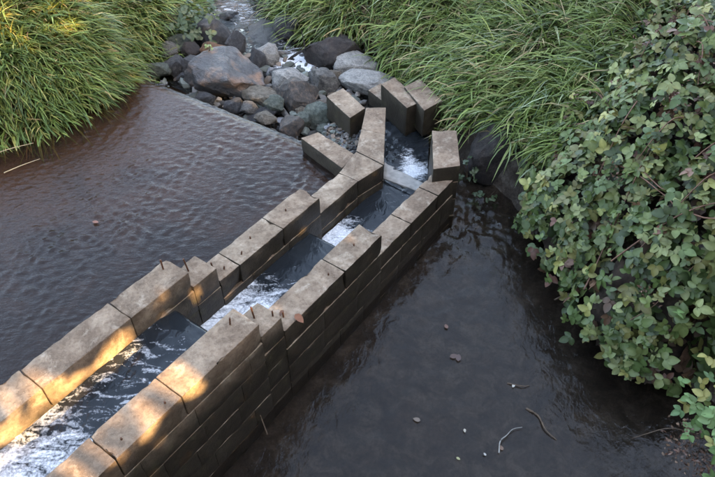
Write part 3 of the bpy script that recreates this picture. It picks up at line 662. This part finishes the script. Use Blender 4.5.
def tube(name, pts, rad, mat, parent=None, seg=5):
    pts = [Vector(p) for p in pts]; V = []; Q = []
    if len(pts) < 8:      # smooth bends
        ex = [pts[0]*2-pts[1]] + pts + [pts[-1]*2-pts[-2]]; sm = []
        for i in range(1, len(ex)-2):
            a_, b_, c_, d_ = ex[i-1:i+3]
            for t in (0, .25, .5, .75): sm.append(.5*((b_*2) + (c_-a_)*t + (a_*2-b_*5+c_*4-d_)*t*t + (b_*3-a_-c_*3+d_)*t**3))
        pts = sm + [pts[-1]]
    for i, p in enumerate(pts):
        tn = (pts[min(i+1, len(pts)-1)]-pts[max(i-1, 0)]).normalized(); a_ = tn.orthogonal().normalized(); b_ = tn.cross(a_); r_ = rad*(1-.6*i/(len(pts)-1))
        for k in range(seg): an = 2*math.pi*k/seg; V.append(p + a_*math.cos(an)*r_ + b_*math.sin(an)*r_)
    for i in range(len(pts)-1):
        for k in range(seg): Q.append((i*seg+k, i*seg+(k+1) % seg, (i+1)*seg+(k+1) % seg, (i+1)*seg+k))
    off = parent.location if parent else Vector((0, 0, 0))
    return obj(name, mesh_np(name, [tuple(v_-off) for v_ in V], Q), mat, parent)
brm = tag(empty('bramble_bush', (2.6, 4.0, 0)), 'large bramble bush with grey-green leaves overhanging the lower pool', 'bush')
def make_samples(n):
    x = rng.uniform(1.35, 5.0, n*14); y = rng.uniform(2.1, 8.6, n*14); z, d = bush_z(x, y); e = .06
    zx = (bush_z(x+e, y)[0]-bush_z(x-e, y)[0])/(2*e); zy = (bush_z(x, y+e)[0]-bush_z(x, y-e)[0])/(2*e)
    sl_ = np.sqrt(1+zx*zx+zy*zy); far = np.clip(1.25-.22*np.hypot(x-1.6, y-3.2), .22, 1.)
    hole = clump(x, y, 4.2, 6.) + .5*wob(x, y, 13., 1.); ok = (d > 0) & (rng.random(len(x)) < sl_/3.6*far*np.clip(.80+1.5*hole, .30, 1.)); idx = np.nonzero(ok)[0][:n]; out = []
    for i in idx:
        nr = Vector((-zx[i]*.55, -zy[i]*.55, 1)).normalized(); dep = -abs(random.gauss(0, .15)) + .07 + (.10 if random.random() < .05 else 0)
        p = Vector((x[i], y[i], float(z[i]))) + Vector((-zx[i], -zy[i], 1)).normalized()*dep
        out.append((tuple(p), nr + Vector((random.gauss(0, .46), random.gauss(0, .46) - .15, random.gauss(0, .15)))))
    return out
SMP = make_samples(9000); print('bush leaves', len(SMP)); SIT = iter(SMP)
def s_main(): return next(SIT)
def dmain(ps): ps = np.array(ps); z, d = bush_z(ps[:, 0], ps[:, 1]); return ps[:, 2]-z
shared = [tuple(np.array(random.choice(LPAL))*random.uniform(.8, 1.2)) for _ in range(28)] + [(.20, .20, .06)]
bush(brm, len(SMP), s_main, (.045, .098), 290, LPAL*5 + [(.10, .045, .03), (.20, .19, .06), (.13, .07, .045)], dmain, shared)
# core of canes and dead litter, painted darker to deepen shade in leaf gaps
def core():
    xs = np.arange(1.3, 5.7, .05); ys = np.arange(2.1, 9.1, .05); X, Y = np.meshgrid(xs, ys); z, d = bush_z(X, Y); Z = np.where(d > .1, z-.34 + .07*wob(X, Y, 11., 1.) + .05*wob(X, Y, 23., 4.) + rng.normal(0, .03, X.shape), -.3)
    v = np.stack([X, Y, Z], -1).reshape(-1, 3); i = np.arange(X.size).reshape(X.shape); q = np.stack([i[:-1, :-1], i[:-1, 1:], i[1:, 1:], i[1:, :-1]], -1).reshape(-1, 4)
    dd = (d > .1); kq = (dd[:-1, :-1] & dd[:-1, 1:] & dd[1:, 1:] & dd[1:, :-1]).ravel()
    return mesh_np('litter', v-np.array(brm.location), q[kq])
SHADED_LITTER = m_plain('shaded_litter', (.010, .007, .005), (.04, .026, .018), .95, 25)
tag(obj('shaded_litter', core(), SHADED_LITTER, brm), 'brown dead litter inside the bush, darkened to paint in shade')
for k in range(70):
    while True:
        x, y = random.uniform(1.5, 4.2), random.uniform(2.4, 6.5); z, d = bush_z(np.array(x), np.array(y))
        if d > .12: break
    a_ = random.uniform(0, 6.28); L = random.uniform(.4, 1.0); P = []
    for t in np.linspace(0, 1, 7):
        xx, yy = x + math.cos(a_)*L*(t-.5), y + math.sin(a_)*L*(t-.5); zz = float(bush_z(np.array(xx), np.array(yy))[0]); P.append((xx, yy, max(zz, float(z)-.4) - .08 + .17*math.sin(t*math.pi) + random.uniform(-.01, .01)))
    tube('cane', P, .0065, CANE, brm)
# dried flower heads: sprays of small brown bracts
BROWN = [(.12, .06, .042), (.085, .045, .032), (.17, .10, .065)]
def dead_spray(parent, c, r, n, name='dead_flower_head', pal=BROWN):
    V = []; T = []; C = []; off = 0
    for _ in range(n):
        s = random.uniform(.012, .028); lv, lt = leaflet(s, s*.6, .4, .3, 3); M = np.array(orient((random.gauss(0, 1), random.gauss(0, 1), random.gauss(.3, 1)), random.uniform(0, 6)))
        p = np.array([random.gauss(0, r*.5), random.gauss(0, r*.5), random.gauss(0, r*.35)]); V.append(lv @ M.T + p); T.append(lt+off); off += len(lv); C.append(np.tile(np.array(random.choice(pal))*random.uniform(.7, 1.3), (len(lv), 1)))
    me = mesh_np(name, np.concatenate(V), None, np.concatenate(T)); attr_c(me, 'col', np.concatenate(C)); o = tag(obj(name, me, LEAFM, parent), kind='stuff'); o.location = Vector(c) - (parent.location if parent else Vector((0, 0, 0))); return o
for k in range(40):
    while True:
        x, y = random.uniform(1.6, 3.6), random.uniform(2.5, 6.8); z, d = bush_z(np.array(x), np.array(y))
        if d > .15: break
    dead_spray(brm, (x, y, float(z)+random.uniform(-.05, .03)), random.uniform(.07, .16), 70)
# small sprig in the lower right corner
sp = tag(empty('bramble_sprig', (2.25, 1.9, .1)), 'bright green bramble sprig with brown dead leaves in the lower right corner', 'plant')
def s_sprig():
    p = (max(1.98, random.gauss(2.10, .12)), random.gauss(1.98, .22), random.uniform(.45, .9)); return p, Vector((random.gauss(0, .3), random.gauss(-.25, .3), 1))
bush(sp, 64, s_sprig, (.05, .075), 64, LPAL, lambda ps: [0]*len(ps), [(.10, .17, .055), (.085, .15, .06), (.12, .18, .07), (.22, .20, .06), (.09, .16, .05)])
for k in range(6): dead_spray(sp, (2.02+jit(.12), 1.92+jit(.15), .42+jit(.06)), .09, 70, 'dead_leaves')
for k in range(5): tube('stem', [(2.4+jit(.1), 1.9+jit(.1), 0), (2.3+jit(.1), 1.9+jit(.1), .3), (2.15+jit(.1), 1.9+jit(.15), .6)], .005, TWIG, sp)
tube('stem', [(2.15, 1.95, .42), (1.95, 2.02, .44), (1.78, 2.0, .40), (1.68, 1.96, .42)], .004, TWIG, sp)

# ------------------------------------------------------------------ unseen trees to the right and behind, placed to keep the place in shade
TP = math.tan(SUN_EL)
GAPS = [(.0, 2.04, 1.25, .32, .42), (1.3, 1.98, .5, .20, .08), (-1.6, 2.04, .8, .30, .2), (3.0, 4.75, 1.3, .85, .25)]  # gaps cut to let sun patches through: v, w, half widths, leaves kept
def tree(root, base, h0, h1, rad, n):
    V = []; T = []; k_ = 0; b = np.array(base)
    hz = rng.uniform(h0, h1, n); th_ = rng.uniform(0, 6.283, n); rr_ = rad*np.sqrt(rng.uniform(0, 1, n))*np.minimum(1., .45+1.6*(h1-hz)/(h1-h0))
    pts = np.stack([rr_*np.cos(th_), rr_*np.sin(th_), hz], -1) + b
    v_ = .6*pts[:, 0] + .8*pts[:, 1]; w_ = pts[:, 2] - TP*(.8*pts[:, 0] - .6*pts[:, 1]); keep = np.ones(n, bool)
    for gv, gw, rv, rw_, kp in GAPS:
        e = ((v_-gv)/rv)**2 + ((w_-gw)/rw_)**2; nz_ = np.array([noise.noise(Vector((a1*8, a2*11, 1.5))) for a1, a2 in zip(v_, w_)]); keep &= ~((e < 1) & (nz_ < kp) & (rng.random(n) > .10))
    pts = pts[keep]; n = len(pts)
    a_ = rng.normal(0, 1, (n, 3)); a_ /= np.linalg.norm(a_, axis=1, keepdims=True); c_ = np.cross(a_, rng.normal(0, 1, (n, 3))); c_ /= np.linalg.norm(c_, axis=1, keepdims=True)
    s = rng.uniform(.09, .15, (n, 1)); v4 = np.stack([pts-a_*s, pts+c_*s*.6, pts+a_*s, pts-c_*s*.6], 1).reshape(-1, 3) - b
    q = np.arange(n*4).reshape(-1, 4); me = mesh_np('crown', v4, q, None, False); attr_c(me, 'col', np.tile([.06, .09, .04], (n*4, 1))); obj('crown', me, LEAFM, root)
    tube('trunk', [b, b+np.array([.1, 0, h0*.6]), b+np.array([0, .1, (h0+h1)/2]), b+np.array([.1, 0, h1*.85])], .18, BARK, root, 9)
for k, (kk, lab) in enumerate([(-4.6, 'nearest the viewpoint'), (-1.4, 'second from the viewpoint'), (1.8, 'third from the viewpoint'), (5.0, 'fourth from the viewpoint'), (8.2, 'farthest from the viewpoint'), (-7.6, 'added behind the viewpoint to the right to block sky'), (-10.6, 'added straight behind the viewpoint to block sky'), (-13.6, 'added behind the viewpoint to the left to block sky')]):  # trees behind the viewpoint are added to block sky light from there
    bx_, by_ = (6.9+.6*kk, -2+.8*kk) if kk > -6 else {-7.6: (3.2, -7.2), -10.6: (-.6, -8.0), -13.6: (-4.4, -7.6)}[kk]; bz = float(ground_z(np.array(bx_), np.array(by_)))
    rt = tag(empty('shade_tree', (bx_, by_, bz)), 'leafy tree outside the picture, ' + lab, 'tree', 'trees shading the stream from the right')
    tree(rt, (bx_, by_, bz),  .0, 10.0, 2.3, 22000)

# ------------------------------------------------------------------ small plants, straws, twigs, fallen leaves
def straw(pts, label):
    o = tube('dry_stalk', pts, .006, STRAW); tag(o, label, 'stalk', 'dry stalks in the grass'); return o

def gz(x, y): return float(ground_z(np.array(x), np.array(y)))
straw([(1.68, 7.95, gz(1.68, 7.95)+.30), (1.85, 7.2, gz(1.85, 7.2)+.42), (2.02, 6.45, gz(2.02, 6.45)+.42), (2.1, 6.0, gz(2.1, 6.)+.30)], 'long dry tan stalk leaning across the far grass toward the bramble')
straw([(1.05, 7.8, gz(1.05, 7.8)+.32), (1.35, 7.2, gz(1.35, 7.2)+.42), (1.62, 6.75, gz(1.62, 6.75)+.35)], 'shorter dry stalk left of the long one in the far grass')
straw([(.48, 6.85, gz(.48, 6.85)+.42), (.7, 7.1, gz(.7, 7.1)+.42), (.95, 7.4, gz(.95, 7.4)+.40)], 'dry stalk lying over the grass above the slanted blocks')
straw([(-3.60, 4.92, .33), (-3.4, 5.02, .37), (-3.2, 5.18, .34)], 'dry straw lying on the upper pool at the left edge')
straw([(-3.34, 4.76, .295), (-3.2, 4.86, .31), (-3.08, 4.98, .295)], 'short straw floating right of the other at the left edge')
straw([(-1.78, 7.0, .36), (-1.72, 6.85, .50), (-1.71, 6.7, .58)], 'thin yellow plant stalk growing at the largest boulder')
# leafy plants on the banks
def plant(name, base, n, spread, size, height, cols, label, lean=(0, 0), nl=True):
    rt = tag(empty(name, base), label, 'plant')
    def smp():
        a_ = random.uniform(0, 6.28); r_ = spread*math.sqrt(random.random()); p = Vector(base) + Vector((math.cos(a_)*r_+lean[0]*r_, math.sin(a_)*r_+lean[1]*r_, height*random.uniform(.35, 1)))
        return tuple(p), Vector((math.cos(a_)*.5+lean[0], math.sin(a_)*.5+lean[1]-.2, 1)) + Vector((random.gauss(0, .25), random.gauss(0, .25), 0))
    bush(rt, n, smp, size, n, LPAL, lambda ps: [0]*len(ps), cols)
    for k in range(4):
        a_ = random.uniform(0, 6.28); b = Vector(base); tube('stem', [b, b+Vector((math.cos(a_)*spread*.3, math.sin(a_)*spread*.3, height*.5)), b+Vector((math.cos(a_)*spread*.8, math.sin(a_)*spread*.8, height*.85))], .005, TWIG, rt)
    return rt
DG = [(.026, .046, .018), (.036, .060, .025), (.048, .074, .034)]
plant('leafy_plant', (-2.22, 7.95, gz(-2.22, 7.95)), 110, .36, (.05, .09), .62, DG, 'dark leafy plant hanging over the dark boulders on the left bank', (.2, -.3))
plant('leafy_plant', (-2.75, 8.15, gz(-2.75, 8.15)), 90, .36, (.05, .09), .62, DG, 'broad-leaved dark plant at the top of the left bank', (.1, -.2))
plant('leafy_plant', (1.12, 5.05, gz(1.12, 5.05)), 14, .14, (.035, .055), .36, DG, 'small leafy shoot in the gap beside the upright block', (-.1, -.3))
plant('leafy_plant', (1.24, 4.75, gz(1.24, 4.75)), 12, .13, (.035, .055), .25, DG, 'low leafy shoot at the waterline below the purple-brown boulder', (-.1, -.3))
plant('leafy_plant', (-1.76, 7.0, .36), 6, .07, (.03, .045), .14, [(.16, .20, .07), (.13, .18, .08)], 'tiny light green seedling on the largest boulder')
# fallen leaves and twigs
def fallen(p, size, col, label, tilt=.15, grp='fallen leaves'):
    lv, lt = leaflet(size, size*.6, .25 if tilt > .1 else .08, .15 if tilt > .1 else .03, 5); me = mesh_np('fallen_leaf', lv, None, lt); attr_c(me, 'col', np.tile(col, (len(lv), 1)))
    o = obj('fallen_leaf', me, LEAFM); o.location = p; o.rotation_euler = (jit(tilt), jit(tilt), random.uniform(0, 6.28)); return tag(o, label, 'leaf', grp)
fallen((-.42, 2.72, .69), .085, (.22, .085, .04), 'curled red-brown leaf lying on the right channel wall', .3)
fallen((-.50, 2.76, .685), .05, (.10, .05, .03), 'small dark leaf behind the red-brown one on the wall')
fallen((-2.3, 4.08, .295), .06, (.20, .09, .06), 'reddish leaf floating alone on the upper pool', .05)
for i, (x, y, c, sz, lab) in enumerate([(.71, 3.13, (.16, .085, .06), .05, 'small brown leaf floating highest up the lower pool'), (.70, 2.86, (.10, .062, .05), .07, 'large brown leaf, left of a floating pair in the lower pool'), (.76, 2.82, (.09, .058, .05), .07, 'large brown leaf, right of a floating pair in the lower pool'),
     (.44, 2.32, (.17, .13, .10), .055, 'tan leaf floating alone left of the twig'), (1.15, 2.62, (.45, .42, .36), .035, 'small whitish leaf floating above the twig'), (.74, 2.26, (.42, .38, .30), .03, 'tiny pale leaf floating left of the white twig'),
     (.98, 2.10, (.20, .12, .08), .045, 'orange-brown leaf caught at the lower end of the twig'), (.66, 2.05, (.38, .36, .18), .03, 'yellowish leaf near the bottom edge of the pool'), (.86, 2.06, (.40, .38, .34), .025, 'tiny pale speck of leaf at the bottom edge')]):
    fallen((x, y, .012), sz, c, lab, .03)
PALETW = m_plain('bleached_twig', (.18, .17, .15), (.32, .30, .27), .7, 40)
def twig(pts, rad, mat, label):
    o = tube('twig', pts, rad, mat); return tag(o, label, 'twig', 'twigs in the lower pool')
twig([(.95, 2.08, .012), (.97, 2.16, .02), (1.02, 2.20, .03), (1.07, 2.25, .02), (1.14, 2.27, .012)], .0055, PALETW, 'bleached crooked twig lying in the lower pool')
twig([(1.20, 2.42, .004), (1.27, 2.36, .012), (1.30, 2.25, .012), (1.36, 2.18, .004)], .009, TWIG, 'dark curved twig right of the bleached one')
twig([(1.10, 2.63, .006), (1.2, 2.60, .014), (1.26, 2.61, .006)], .006, TWIG, 'thin dark twig beside the whitish leaf')
twig([(1.62, 3.42, .02), (1.72, 3.45, .06), (1.84, 3.44, .10), (1.95, 3.50, .12)], .007, TWIG, 'dark dead twig poking from under the bramble')
twig([(-.62, 2.22, .004), (-.66, 2.30, .06), (-.70, 2.36, .14)], .006, TWIG, 'dark twig leaning on the foot of the right channel wall')
